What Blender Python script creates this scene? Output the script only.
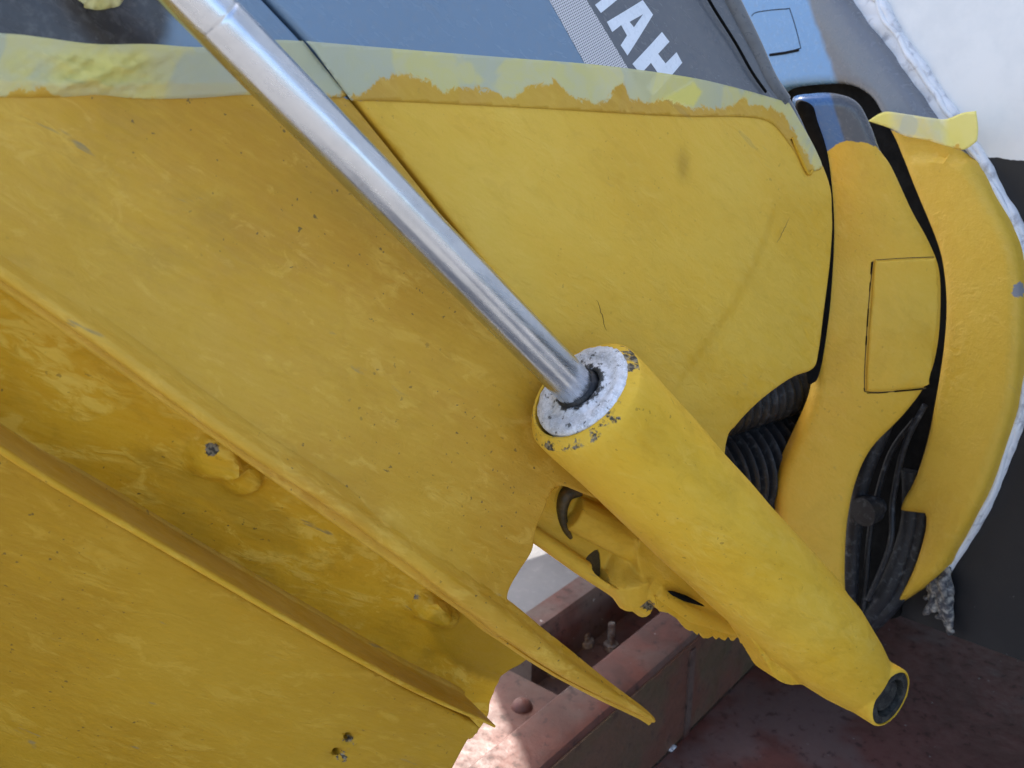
import bpy, bmesh, math, random
import numpy as np
from mathutils import Vector, Matrix
from mathutils.geometry import delaunay_2d_cdt

random.seed(7); RNG = np.random.default_rng(7)
for o in list(bpy.data.objects): bpy.data.objects.remove(o)
scene = bpy.context.scene
COL = scene.collection
rad = math.radians

# ------------------------------------------------------------------ camera
FPX = 1000.0; W, H = 1024, 768
PITCH = rad(20); CAMZ = 1.0
cam = bpy.data.cameras.new('camera'); camo = bpy.data.objects.new('camera', cam); COL.objects.link(camo)
camo.location = (0, 0, CAMZ); camo.rotation_euler = (math.pi/2 - PITCH, 0, 0)
cam.sensor_width = 36; cam.lens = FPX/W*36; cam.clip_start = .02; cam.clip_end = 500
cam.dof.use_dof = True; cam.dof.focus_distance = .70; cam.dof.aperture_fstop = 14
scene.camera = camo

# drive axes: F forward (towards the boat), N outwards from the drive's side, Z up
YAW = rad(35)
F = np.array([math.cos(YAW), math.sin(YAW), 0]); N = np.array([math.sin(YAW), -math.cos(YAW), 0]); Z = np.array([0, 0, 1.0])
C0 = np.array([0, 0, CAMZ])

# ------------------------------------------------------------------ light
SUN_EL = rad(50); SUN_TURN = rad(20)                 # sun beyond the drive, a little ahead of the transom
sh = -N*math.cos(SUN_TURN) + F*math.sin(SUN_TURN)
sdir = sh*math.cos(SUN_EL) + Z*math.sin(SUN_EL)
world = bpy.data.worlds.new('World'); scene.world = world; world.use_nodes = True
wn = world.node_tree; bg = wn.nodes['Background']
sky = wn.nodes.new('ShaderNodeTexSky'); sky.sky_type = 'NISHITA'; sky.sun_disc = False
sky.sun_elevation = SUN_EL; sky.sun_rotation = math.atan2(sh[0], sh[1])
sky.air_density = .8; sky.dust_density = 3.4; sky.ozone_density = .4
wn.links.new(sky.outputs[0], bg.inputs[0]); bg.inputs[1].default_value = .15
sl = bpy.data.lights.new('sun', 'SUN'); sl.energy = 3.3; sl.angle = rad(.5); sl.color = (1, .94, .86)
so = bpy.data.objects.new('sun', sl); COL.objects.link(so)
so.rotation_euler = Vector(sdir).to_track_quat('Z', 'Y').to_euler(); so.location = tuple(sdir*5)
scene.view_settings.view_transform = 'Standard'; scene.view_settings.look = 'None'
scene.view_settings.exposure = 1.93; scene.view_settings.gamma = 1
scene.view_settings.use_curve_mapping = False
scene.cycles.max_bounces = 5; scene.cycles.diffuse_bounces = 3; scene.cycles.glossy_bounces = 3; scene.cycles.transparent_max_bounces = 6

# ------------------------------------------------------------------ maths
def ray(px, py):
    x = (px-512)/FPX; y = (384-py)/FPX; c, s = math.cos(PITCH), math.sin(PITCH)
    return np.array([x, c + y*s, -s + y*c])
def at(px, py, d): return C0 + ray(px, py)*d
def project(P):
    P = np.atleast_2d(P) - C0; c, s = math.cos(PITCH), math.sin(PITCH)
    d = P[:, 1]*c - P[:, 2]*s; up = P[:, 1]*s + P[:, 2]*c
    return 512 + P[:, 0]/d*FPX, 384 - up/d*FPX
class Frame:
    def __init__(s, P0, Nn):
        s.P0 = np.array(P0, float); s.N = np.array(Nn, float)/np.linalg.norm(Nn)
        s.U = np.cross(Z, s.N); s.U /= np.linalg.norm(s.U); s.V = np.cross(s.N, s.U)
    def hit(s, px, py, n=0):
        r = ray(px, py); t = ((s.P0 + s.N*n - C0) @ s.N)/(r @ s.N); return C0 + r*t
    def uv(s, px, py, n=0):
        q = s.hit(px, py, n) - s.P0; return (q @ s.U, q @ s.V)
    def w(s, uvs, n):
        uvs = np.asarray(uvs); n = np.broadcast_to(n, (len(uvs),))
        return s.P0 + uvs[:, :1]*s.U + uvs[:, 1:2]*s.V + n[:, None]*s.N
DR = Frame(at(512, 384, .66), N)                      # drive side
TR = Frame(at(1000, 400, 1.0), -F)                    # transom, facing aft
BR = Frame(at(880, 300, .93), N*.8 - F*.6)            # bracket
STREAK = rad(-36)
def dpcoords(P):
    q = np.atleast_2d(P) - DR.P0; u = q @ F; v = q @ Z; n = q @ N
    c, s = math.cos(STREAK), math.sin(STREAK)
    return np.stack([u*c + v*s, -u*s + v*c, n], 1)

def curve(pts, closed=False, k=6):
    """Catmull-Rom through points; a third element 'c' marks a corner"""
    P = [np.array(p[:2], float) for p in pts]; cor = [len(p) > 2 for p in pts]; m = len(P); out = []
    for i in range(m if closed else m-1):
        a, b = P[i], P[(i+1) % m]
        if i == 0 and not closed: p0 = a
        else: p0 = a if cor[i] else P[i-1]
        if not closed and i == m-2: p3 = b
        else: p3 = b if cor[(i+1) % m] else P[(i+2) % m]
        kk = 1 if cor[i] and cor[(i+1) % m] else k
        for j in range(kk):
            t = j/kk
            out.append(.5*(2*a + (b-p0)*t + (2*p0-5*a+4*b-p3)*t*t + (3*a-p0-3*b+p3)*t**3))
    if not closed: out.append(P[-1])
    return np.array(out)
def resample(P, step, closed=True):
    P = np.asarray(P, float); Q = np.vstack([P, P[:1]]) if closed else P
    out = []
    for a, b in zip(Q[:-1], Q[1:]):
        L = np.linalg.norm(b-a); k = max(1, int(round(L/step)))
        if L < 1e-6: continue
        for j in range(k): out.append(a + (b-a)*j/k)
    if not closed: out.append(Q[-1])
    return np.array(out)
def segdist(P, poly, closed=True):
    P = np.asarray(P, float); A = np.asarray(poly, float)
    B = np.roll(A, -1, 0) if closed else A[1:]
    if not closed: A = A[:-1]
    best = np.full(len(P), 1e9)
    for a, b in zip(A, B):
        d = b-a; L = d @ d
        if L < 1e-14: continue
        t = np.clip(((P-a) @ d)/L, 0, 1)
        best = np.minimum(best, np.hypot(*(P - a - t[:, None]*d).T))
    return best
def inside(P, poly):
    P = np.asarray(P, float); A = np.asarray(poly); r = np.zeros(len(P), bool); j = len(A)-1
    for i in range(len(A)):
        xi, yi = A[i]; xj, yj = A[j]
        c = ((yi > P[:, 1]) != (yj > P[:, 1]))
        if yi != yj: r ^= c & (P[:, 0] < (xj-xi)*(P[:, 1]-yi)/(yj-yi) + xi)
        j = i
    return r
def sdf(px, py, poly):                                 # >0 inside
    P = np.stack([px, py], 1); d = segdist(P, poly); return np.where(inside(P, poly), d, -d)
def above(px, py, line):                               # >0 where the point is below the line in the picture
    l = np.array([p[:2] for p in line], float); return py - np.interp(px, l[:, 0], l[:, 1])
def sm(x, a, b):
    t = np.clip((x-a)/(b-a), 0, 1); return t*t*(3-2*t)

# ------------------------------------------------------------------ objects
def tag(o, label=None, cat=None, group=None, kind=None):
    for k, v in (('label', label), ('category', cat), ('group', group), ('kind', kind)):
        if v: o[k] = v
    return o
def thing(name, label, cat, loc, group=None):
    o = bpy.data.objects.new(name, None); COL.objects.link(o); o.location = tuple(loc); o.empty_display_size = .05
    return tag(o, label, cat, group)
def origin(o):
    v = np.zeros(3)
    while o is not None: v += np.array(o.location); o = o.parent
    return v
def mk(name, verts, faces, mat, parent=None, attrs=None, smooth=True, angle=None):
    verts = np.asarray(verts, float)
    loc = verts.mean(0) if parent is None else np.array([verts[:, 0].mean(), verts[:, 1].mean(), verts[:, 2].mean()])
    me = bpy.data.meshes.new(name); me.from_pydata((verts-loc).tolist(), [], faces)
    bm = bmesh.new(); bm.from_mesh(me); bmesh.ops.recalc_face_normals(bm, faces=bm.faces); bm.to_mesh(me); bm.free()
    a = me.attributes.new('dp', 'FLOAT_VECTOR', 'POINT'); a.data.foreach_set('vector', dpcoords(verts).astype(np.float32).ravel())
    attrs = {'chip': np.full(len(verts), -20.), 'paint': np.full(len(verts), -20.), **(attrs or {})}
    for k, v in attrs.items():
        a = me.attributes.new(k, 'FLOAT', 'POINT'); a.data.foreach_set('value', np.asarray(v, np.float32))
    me.polygons.foreach_set('use_smooth', [smooth]*len(me.polygons))
    if angle: me.set_sharp_from_angle(angle=rad(angle))
    me.materials.append(mat)
    o = bpy.data.objects.new(name, me); COL.objects.link(o)
    if parent is not None: o.parent = parent; loc = loc - origin(parent)
    o.location = tuple(loc)
    return o
def sheet(name, outline, fr, mat, parent=None, n=0., nf=None, thick=.02, r=.003, step=.006, holes=(), attrs=None, k=6, back=True, angle=50, edge=None):
    """a solid slab with rounded rim: outline given where it is seen, set on a plane of frame fr at offset n; nf(px,py) adds relief"""
    out = curve(outline, True, k)
    on = np.full(len(out), float(n)) if nf is None else n + nf(out[:, 0], out[:, 1]) - r*.6
    uv = np.array([fr.uv(x, y, q) for (x, y), q in zip(out, on)]); uv = resample(uv, edge or min(step, .006))
    # drop near duplicates
    keep = [0]
    for i in range(1, len(uv)):
        if np.linalg.norm(uv[i]-uv[keep[-1]]) > .0004: keep.append(i)
    uv = uv[keep]
    area = np.sum(uv[:, 0]*np.roll(uv[:, 1], -1) - np.roll(uv[:, 0], -1)*uv[:, 1])
    if area < 0: uv = uv[::-1]
    loops = [uv]
    for h in holes:
        hc_ = curve(h, True, 4); hn = np.full(len(hc_), float(n)) if nf is None else n + nf(hc_[:, 0], hc_[:, 1]); hv = np.array([fr.uv(x, y, q) for (x, y), q in zip(hc_, hn)]); loops.append(hv[::-1] if False else hv)
    lo, hi = uv.min(0), uv.max(0)
    gx, gy = np.meshgrid(np.arange(lo[0], hi[0], step), np.arange(lo[1], hi[1], step*.87))
    gx[1::2] += step/2
    G = np.stack([gx.ravel(), gy.ravel()], 1); G += RNG.uniform(-.12, .12, G.shape)*step
    G = G[inside(G, uv)]
    d = segdist(G, uv); G = G[d > max(r*1.1, step*.5)]
    rings = []
    if r > 0:
        tn = np.roll(uv, -1, 0) - np.roll(uv, 1, 0); tn /= np.linalg.norm(tn, axis=1)[:, None] + 1e-12
        inn = np.stack([-tn[:, 1], tn[:, 0]], 1)
        for f in (.12, .35, .7, 1.05):
            q = uv + inn*r*f; q = q[inside(q, uv)]
            q = q[segdist(q, uv) > r*f*.9] if len(q) else q
            rings.append(q)
    pts = np.vstack(loops + [G] + rings)
    for h in loops[1:]:
        m = inside(pts, h); m[:sum(len(l) for l in loops)] = False; pts = pts[~m]
    edges = []; s = 0
    for l in loops:
        edges += [(s+i, s+(i+1) % len(l)) for i in range(len(l))]; s += len(l)
    res = delaunay_2d_cdt([Vector(p) for p in pts], edges, [], 0, 1e-7)
    V2 = np.array([tuple(v) for v in res[0]]); T = res[2]
    cen = np.array([V2[list(t)].mean(0) for t in T]); ok = inside(cen, uv)
    for h in loops[1:]: ok &= ~inside(cen, h)
    T = [list(t) for t, g in zip(T, ok) if g]
    dd = segdist(V2, uv)
    for h in loops[1:]: dd = np.minimum(dd, segdist(V2, h)*1.0)
    nn = np.full(len(V2), float(n))
    if nf is not None:
        px, py = project(fr.w(V2, nn)); nn = nn + nf(px, py)
    if r > 0:
        q = np.clip(r-dd, 0, r); nn = nn - (r - np.sqrt(np.maximum(r*r - q*q, 0)))
    P = fr.w(V2, nn)
    # boundary edges -> skirt
    cnt = {}
    for t in T:
        for i in range(3):
            e = (t[i], t[(i+1) % 3]); kx = (min(e), max(e)); cnt.setdefault(kx, []).append(e)
    be = [v[0] for v in cnt.values() if len(v) == 1]
    bv = sorted({i for e in be for i in e}); base = len(P); mp = {v: base+i for i, v in enumerate(bv)}
    B = fr.w(V2[bv], np.full(len(bv), float(n) - thick) if np.isscalar(thick) else nn[bv]-thick[0])
    faces = T + [[e[1], e[0], mp[e[0]], mp[e[1]]] for e in be]
    allP = np.vstack([P, B])
    used = np.zeros(len(allP), bool)
    for f_ in faces:
        for i in f_: used[i] = True
    remap = -np.ones(len(allP), int); remap[used] = np.arange(used.sum())
    faces = [[int(remap[i]) for i in f_] for f_ in faces]; allP = allP[used]
    if back:                                           # close the rear by loops
        nxt = {mp[e[0]]: mp[e[1]] for e in be}; seen = set()
        for st in list(nxt):
            if st in seen: continue
            lp = []; c = st
            while c not in seen and c in nxt: seen.add(c); lp.append(int(remap[c])); c = nxt[c]
            if len(lp) > 2 and len(holes) == 0: faces.append(lp)
    px, py = project(allP)
    at_ = {k_: f(px, py) for k_, f in (attrs or {}).items()}
    return mk(name, allP, faces, mat, parent, at_, True, angle)
def basis(d):
    d = np.array(d, float); d /= np.linalg.norm(d); a = Z if abs(d[2]) < .9 else np.array([1., 0, 0])
    x = np.cross(a, d); x /= np.linalg.norm(x); return x, np.cross(d, x), d
def lathe_data(A, B, prof, seg=48):
    """prof = [(distance along A->B, radius)]"""
    A = np.array(A, float); x, y, d = basis(np.array(B)-A); V = []; Fc = []
    ang = np.linspace(0, 2*np.pi, seg, endpoint=False)
    for t, rr in prof: V += [A + d*t + (x*math.cos(a) + y*math.sin(a))*rr for a in ang]
    for i in range(len(prof)-1):
        for j in range(seg): Fc.append([i*seg+j, i*seg+(j+1) % seg, (i+1)*seg+(j+1) % seg, (i+1)*seg+j])
    Fc.append(list(range(seg))[::-1]); Fc.append([(len(prof)-1)*seg+j for j in range(seg)])
    return V, Fc
def lathe(name, A, B, prof, mat, parent=None, seg=48, angle=35, attrs=None):
    V, Fc = lathe_data(A, B, prof, seg); return mk(name, V, Fc, mat, parent, attrs, True, angle)
def tube_data(P, R, seg=14, squash=None):
    P = np.array(P, float); R = np.broadcast_to(R, (len(P),)); V = []; Fc = []; px = None
    for i in range(len(P)):
        d = P[min(i+1, len(P)-1)] - P[max(i-1, 0)]; d = d/np.linalg.norm(d)
        if px is None: x, y, _ = basis(d)
        else:
            x = px - d*(px @ d); x /= np.linalg.norm(x); y = np.cross(d, x)
        px = x
        for j in range(seg):
            a = 2*np.pi*j/seg; V.append(P[i] + (x*math.cos(a) + y*math.sin(a))*R[i])
    for i in range(len(P)-1):
        for j in range(seg): Fc.append([i*seg+j, i*seg+(j+1) % seg, (i+1)*seg+(j+1) % seg, (i+1)*seg+j])
    Fc.append(list(range(seg))[::-1]); Fc.append([(len(P)-1)*seg+j for j in range(seg)])
    return V, Fc
def tube(name, P, R, mat, parent=None, seg=14, attrs=None):
    V, Fc = tube_data(P, R, seg); return mk(name, V, Fc, mat, parent, attrs, True, 60)
def curve3(P, k=8):
    P = [np.array(p, float) for p in P]; out = []
    for i in range(len(P)-1):
        p0 = P[max(i-1, 0)]; a = P[i]; b = P[i+1]; p3 = P[min(i+2, len(P)-1)]
        for j in range(k):
            t = j/k; out.append(.5*(2*a + (b-p0)*t + (2*p0-5*a+4*b-p3)*t*t + (3*a-p0-3*b+p3)*t**3))
    out.append(P[-1]); return np.array(out)
def boxd(c, ax, half):
    c = np.array(c, float); V = [c + sx*half[0]*ax[0] + sy*half[1]*ax[1] + sz*half[2]*ax[2] for sx in (-1, 1) for sy in (-1, 1) for sz in (-1, 1)]
    return V, [[0, 1, 3, 2], [4, 6, 7, 5], [0, 4, 5, 1], [2, 3, 7, 6], [0, 2, 6, 4], [1, 5, 7, 3]]
def fuse(name, datas, mat, parent, voxel=.0022, smooth=5, cuts=(), attrs=None):
    """several closed solids grown together into one casting"""
    V = []; Fc = []
    for v, f in datas:
        b = len(V); V += [np.array(p) for p in v]; Fc += [[i+b for i in q] for q in f]
    me = bpy.data.meshes.new('tmp'); me.from_pydata([tuple(p) for p in V], [], Fc)
    bm = bmesh.new(); bm.from_mesh(me); bmesh.ops.recalc_face_normals(bm, faces=bm.faces); bm.to_mesh(me); bm.free()
    o = bpy.data.objects.new('tmp', me); COL.objects.link(o)
    m = o.modifiers.new('r', 'REMESH'); m.mode = 'VOXEL'; m.voxel_size = voxel
    s = o.modifiers.new('s', 'SMOOTH'); s.factor = .5; s.iterations = smooth
    cos_ = []
    for v, f in cuts:
        cm = bpy.data.meshes.new('cut'); cm.from_pydata([tuple(p) for p in v], [], f)
        bm = bmesh.new(); bm.from_mesh(cm); bmesh.ops.recalc_face_normals(bm, faces=bm.faces); bm.to_mesh(cm); bm.free()
        c_ = bpy.data.objects.new('cut', cm); COL.objects.link(c_); cos_.append(c_)
        b_ = o.modifiers.new('b', 'BOOLEAN'); b_.operation = 'DIFFERENCE'; b_.object = c_; b_.solver = 'EXACT'
    dg = bpy.context.evaluated_depsgraph_get(); e = o.evaluated_get(dg); m2 = e.to_mesh()
    co = np.empty(len(m2.vertices)*3); m2.vertices.foreach_get('co', co); co = co.reshape(-1, 3)
    fs = [list(p.vertices) for p in m2.polygons]; e.to_mesh_clear(); bpy.data.objects.remove(o); bpy.data.meshes.remove(me)
    for c_ in cos_: bpy.data.objects.remove(c_)
    at_ = {}
    if attrs:
        px, py = project(co); at_ = {k_: f(px, py) for k_, f in attrs.items()}
    return mk(name, co, fs, mat, parent, at_, True, 55 if cuts else None)

# ------------------------------------------------------------------ materials
class NT:
    def __init__(s, name):
        s.m = bpy.data.materials.new(name); s.m.use_nodes = True; s.t = s.m.node_tree; s.b = s.t.nodes['Principled BSDF']
    def nd(s, ty, ins=None, **pr):
        n = s.t.nodes.new('ShaderNode'+ty)
        for k, v in pr.items(): setattr(n, k, v)
        for k, v in (ins or {}).items(): s.set(n.inputs[k], v)
        return n
    def set(s, sock, v):
        if isinstance(v, bpy.types.NodeSocket): s.t.links.new(v, sock)
        else: sock.default_value = v
    def attr(s, name): return s.nd('Attribute', attribute_name=name).outputs
    def mth(s, op, a, b=0., c=0., clamp=False):
        n = s.nd('Math', operation=op, use_clamp=clamp); s.set(n.inputs[0], a); s.set(n.inputs[1], b); s.set(n.inputs[2], c); return n.outputs[0]
    def ss(s, x, a, b, lo=0., hi=1.):
        n = s.nd('MapRange', interpolation_type='SMOOTHSTEP'); s.set(n.inputs[0], x)
        for i, v in enumerate((a, b, lo, hi)): s.set(n.inputs[i+1], v)
        return n.outputs[0]
    def mix(s, f, a, b):
        n = s.nd('Mix', data_type='RGBA'); s.set(n.inputs[0], f)
        for i, c in ((6, a), (7, b)): s.set(n.inputs[i], c if isinstance(c, bpy.types.NodeSocket) else (*c, 1))
        return n.outputs[2]
    def noise(s, vec, scale, detail=4, rough=.55, dist=0., stretch=None, off=(0, 0, 0)):
        if stretch or off != (0, 0, 0): vec = s.nd('Mapping', {0: vec, 3: stretch or (1, 1, 1), 1: off}).outputs[0]
        return s.nd('TexNoise', {'Vector': vec, 'Scale': scale, 'Detail': detail, 'Roughness': rough, 'Distortion': dist}).outputs[0]
    def bump(s, h, strength, dist, prev=None):
        n = s.nd('Bump', {'Height': h, 'Strength': strength, 'Distance': dist})
        if prev: s.set(n.inputs['Normal'], prev)
        return n.outputs[0]
    def fin(s, **kw):
        for k, v in kw.items():
            key = {'col': 'Base Color', 'rough': 'Roughness', 'metal': 'Metallic', 'normal': 'Normal', 'spec': 'Specular IOR Level', 'coat': 'Coat Weight', 'alpha': 'Alpha', 'coatr': 'Coat Roughness', 'aniso': 'Anisotropic'}[k]
            if isinstance(v, tuple) and len(v) == 3: v = (*v, 1)
            s.set(s.b.inputs[key], v)
        return s.m
Y1 = (.57, .312, .016); Y2 = (.48, .245, .010); Y3 = (.71, .44, .065); YG = (.57, .335, .028)
YS = {1.: (Y1, Y2, Y3, YG), 0.: ((.71, .43, .036), (.66, .375, .022), (.75, .49, .08), (.66, .42, .05)), 2.: ((.44, .248, .012), (.36, .19, .007), (.56, .35, .045), (.43, .25, .018)), 4.: ((.64, .35, .014), (.56, .28, .008), (.76, .49, .07), (.64, .37, .02)), 3.: ((.60, .37, .028), (.55, .325, .018), (.68, .44, .07), (.57, .36, .035))}  # yellow sets; darker ones paint in the weaker light low and left
def yellow_nodes(t, patch=.4, wear=.3, shade_set=1.):
    Y1, Y2, Y3, YG = YS[shade_set]
    dp = t.attr('dp')[1]
    big = t.noise(dp, 9, 3, .5, .4, (.6, 1, 1)); mid = t.noise(dp, 26, 4, .62, 1.2, (.45, 1, 1), (3, 1, 0)); fine = t.noise(dp, 150, 3, .65, .6, (.35, 1, 1))
    c = t.mix(t.ss(big, .35, .68), Y1, Y2)
    c = t.mix(t.mth('MULTIPLY', t.ss(big, .55, .3), .5), c, YG)
    clus = t.ss(t.noise(dp, 8, 3, .6, .5, None, (11, 2, 5)), .36 if patch < 1 else .22, .6 if patch < 1 else .45)
    flk = t.mth('MULTIPLY', t.mth('MULTIPLY', t.ss(mid, .49, .60), t.ss(fine, .40, .6)), clus); c = t.mix(t.mth('MULTIPLY', flk, patch), c, Y3)
    drk = t.ss(t.noise(dp, 15, 6, .66, .6, (.6, 1, 1), (9, 4, 2)), .50, .68); c = t.mix(t.mth('MULTIPLY', drk, patch*.7), c, (.38, .215, .012))
    c = t.mix(t.ss(fine, .34, .70, 0, .30), c, YG); f2 = t.noise(dp, 75, 5, .7, .7, (.5, 1, 1), (6, 3, 8)); c = t.mix(t.mth('MULTIPLY', t.ss(f2, .52, .66), .08+.45*wear), c, (.47, .255, .010)); c = t.mix(t.mth('MULTIPLY', t.ss(f2, .44, .33), .05+.55*patch), c, Y3)
    br = t.noise(dp, 420, 1, .6, .2, (.12, 1, 1), (1, 7, 0)); c = t.mix(t.ss(br, .35, .75, 0, .12), c, Y3)
    sp = t.ss(t.noise(dp, 230, 2, .5, 0, None, (5, 5, 5)), .69, .73); c = t.mix(t.mth('MULTIPLY', t.mth('MULTIPLY', sp, t.ss(big, .42, .55)), wear*1.3), c, (.16, .10, .02))
    sc = t.mth('MULTIPLY', t.ss(t.noise(dp, 90, 3, .6, 0, (.15, 1, 1), (2, 8, 1)), .66, .70), t.ss(mid, .5, .6)); c = t.mix(t.mth('MULTIPLY', sc, wear), c, (.24, .19, .09))
    stip = t.noise(dp, 520, 2, .5, 0, None, (4, 4, 1)); h = t.mth('MULTIPLY_ADD', stip, .35, t.mth('MULTIPLY', flk, .2)); h = t.mth('ADD', h, t.mth('MULTIPLY', br, .18)); h = t.mth('MULTIPLY_ADD', big, .0,  h); h = t.mth('ADD', h, t.mth('MULTIPLY', fine, .9))
    h = t.mth('MULTIPLY_ADD', flk, .25*patch, h)
    nrm = t.bump(h, .45, .0014)
    ro = t.ss(fine, .3, .7, .52, .75)
    return c, ro, nrm, fine
def yellow(name, patch=.4, wear=.3, shade_set=1.):
    t = NT(name); c, ro, nr, fine = yellow_nodes(t, patch, wear, shade_set); dp = t.attr('dp')[1]
    chip = t.mth('MULTIPLY_ADD', t.mth('SUBTRACT', t.noise(dp, 140, 5, .7), .5), 12., t.attr('chip')[2])
    c = t.mix(t.ss(chip, .0, 1.2), c, t.mix(t.ss(t.noise(dp, 320, 3), .42, .62), (.05, .042, .03), (.24, .20, .13)))
    dk = t.attr('stain')[2]; c = t.mix(dk, c, (.36, .205, .008))
    du = t.mth('MULTIPLY', t.attr('dust')[2], t.ss(t.noise(dp, 45, 4, .6, .6), .3, .6, .12, .5)); c = t.mix(du, c, (.58, .45, .20))
    return t.fin(col=c, rough=ro, normal=nr, spec=.22)
# the two-tone cover: attribute paint >0 (px) = antifouling, <0 the maker's grey finish and painted-in reflections
def twotone(name, g1, g2, patch=.3, wear=.2, shade_set=1.):
    t = NT(name); c, ro, nr, fine = yellow_nodes(t, patch, wear, shade_set); dp = t.attr('dp')[1]
    p = t.mth('MULTIPLY_ADD', t.mth('SUBTRACT', t.noise(dp, 110, 4, .6), .5), 8., t.attr('paint')[2]); p = t.ss(p, -.6, .6)
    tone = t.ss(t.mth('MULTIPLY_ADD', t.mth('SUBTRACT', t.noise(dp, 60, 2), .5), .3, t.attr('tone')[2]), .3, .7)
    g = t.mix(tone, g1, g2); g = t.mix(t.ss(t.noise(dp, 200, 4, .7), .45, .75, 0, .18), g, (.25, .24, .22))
    c = t.mix(p, g, c)
    dk = t.attr('stain')[2]; c = t.mix(dk, c, (.36, .205, .008))
    chip = t.mth('MULTIPLY_ADD', t.mth('SUBTRACT', t.noise(dp, 120, 5, .7), .5), 14., t.attr('chip')[2])
    c = t.mix(t.ss(chip, 0, 1.2), c, (.20, .20, .21))
    ro = t.mth('ADD', t.mth('MULTIPLY', p, ro), t.mth('MULTIPLY', t.mth('SUBTRACT', 1., p), t.ss(fine, .3, .7, .16, .30)))
    nm = t.nd('Mix', {0: t.mth('MULTIPLY_ADD', p, .92, .08)}, data_type='VECTOR')
    geo = t.nd('NewGeometry').outputs['Normal']; t.set(nm.inputs[4], geo); t.set(nm.inputs[5], nr)
    return t.fin(col=c, rough=ro, normal=nm.outputs[1], coat=0.0, spec=.5)
def plain(name, c1, c2, scale, rough=(.4, .6), metal=0., bumpd=.0004, bs=.3, lo=.4, hi=.65, **kw):
    t = NT(name); dp = t.attr('dp')[1]; n1 = t.noise(dp, scale, 6, .62, .5); n2 = t.noise(dp, scale*5, 5, .6)
    c = t.mix(t.ss(n1, lo, hi), c1, c2)
    return t.fin(col=c, rough=t.ss(n2, .3, .7, *rough), metal=metal, normal=t.bump(t.mth('MULTIPLY_ADD', n1, .6, n2), bs, bumpd), **kw)

M = {}
M['ylw_body'] = yellow('antifouling_body', .5, .6)
M['ylw_rough'] = yellow('antifouling_patchy', 1., .7, 4.)
M['ylw_low'] = yellow('antifouling_gearcase', .6, .7, 2.)  # darker yellow stands in for dimmer light on the gearcase
M['ylw_clean'] = yellow('antifouling_clean', .4, .35, 0.)
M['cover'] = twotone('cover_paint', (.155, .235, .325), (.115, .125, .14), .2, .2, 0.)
M['aftcover'] = twotone('aft_cover_paint', (.155, .235, .325), (.032, .028, .026), .6, .7)  # second tone paints a dark reflection onto the left end
M['shield'] = twotone('shield_paint', (.15, .30, .52), (.15, .16, .175), .3, .15, 3.)  # blue and grey paint in what the two curved faces reflect
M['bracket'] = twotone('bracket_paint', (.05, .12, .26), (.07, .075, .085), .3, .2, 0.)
M['black'] = plain('black_rubber', (.008, .008, .008), (.016, .016, .017), 90, (.45, .7), spec=.2)
M['hose'] = plain('glint_hose_rubber', (.014, .015, .017), (.09, .095, .10), 140, (.35, .55), 0, .0006, .5, .5, .8, spec=.3)  # pale mottling paints highlights into the black rubber
M['recess'] = plain('shade_seam_black', (.004, .004, .004), (.008, .008, .008), 60, (.7, .9), spec=.08)  # near-black for painted gap shade and for dark seams
M['crackb'] = plain('gap_dirt', (.12, .075, .015), (.03, .022, .012), 90, (.6, .8))
M['gap_shade'] = plain('gap_shade_brown', (.035, .026, .010), (.10, .065, .015), 70, (.4, .7), 0, .001, .5)  # brown fill painting shade inside the lug's cuts
M['rim'] = plain('grey_rim_paint', (.13, .14, .15), (.10, .105, .11), 40, (.25, .4), 0, .0002, .1)
M['letter'] = plain('white_print', (.72, .76, .80), (.66, .70, .74), 60, (.25, .35), 0, .0001, .1)
def mk_rod():
    t = NT('polished_rod'); dp = t.attr('dp')[1]
    n = t.noise(dp, 260, 4, .6, .1, (.06, 1, 1)); g = t.noise(dp, 40, 5, .65); s = t.ss(t.noise(dp, 130, 4, .6), .66, .74)
    c = t.mix(t.ss(g, .4, .7), (.58, .60, .63), (.49, .51, .54)); c = t.mix(t.mth('MULTIPLY', s, .5), c, (.4, .37, .33))
    return t.fin(col=c, metal=1., rough=t.ss(n, .3, .7, .19, .30), normal=t.bump(n, .03, .0003))
M['rod'] = mk_rod()
def mk_alu():
    t = NT('corroded_aluminium'); dp = t.attr('dp')[1]
    g = t.noise(dp, 190, 6, .72); f = t.noise(dp, 900, 3, .6); p = t.ss(t.noise(dp, 210, 3, .6, .3, None, (2, 2, 1)), .61, .68)
    c = t.mix(t.ss(g, .38, .62), (.74, .75, .77), (.52, .53, .54)); c = t.mix(t.ss(f, .55, .66), c, (.8, .82, .85)); c = t.mix(t.mth('MULTIPLY', p, .85), c, (.06, .06, .055))
    pk = t.attr('soot')[2]; c = t.mix(t.ss(t.mth('MULTIPLY_ADD', t.mth('SUBTRACT', g, .5), 2.5, pk), .4, .7), c, (.05, .05, .048))
    return t.fin(col=c, metal=.25, rough=.62, normal=t.bump(t.mth('MULTIPLY_ADD', g, 1., t.mth('MULTIPLY', f, .5)), .6, .0016))
M['alu'] = mk_alu()
M['pin'] = plain('dull_pin_steel', (.018, .019, .018), (.06, .06, .05), 120, (.5, .7), .3)
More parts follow.
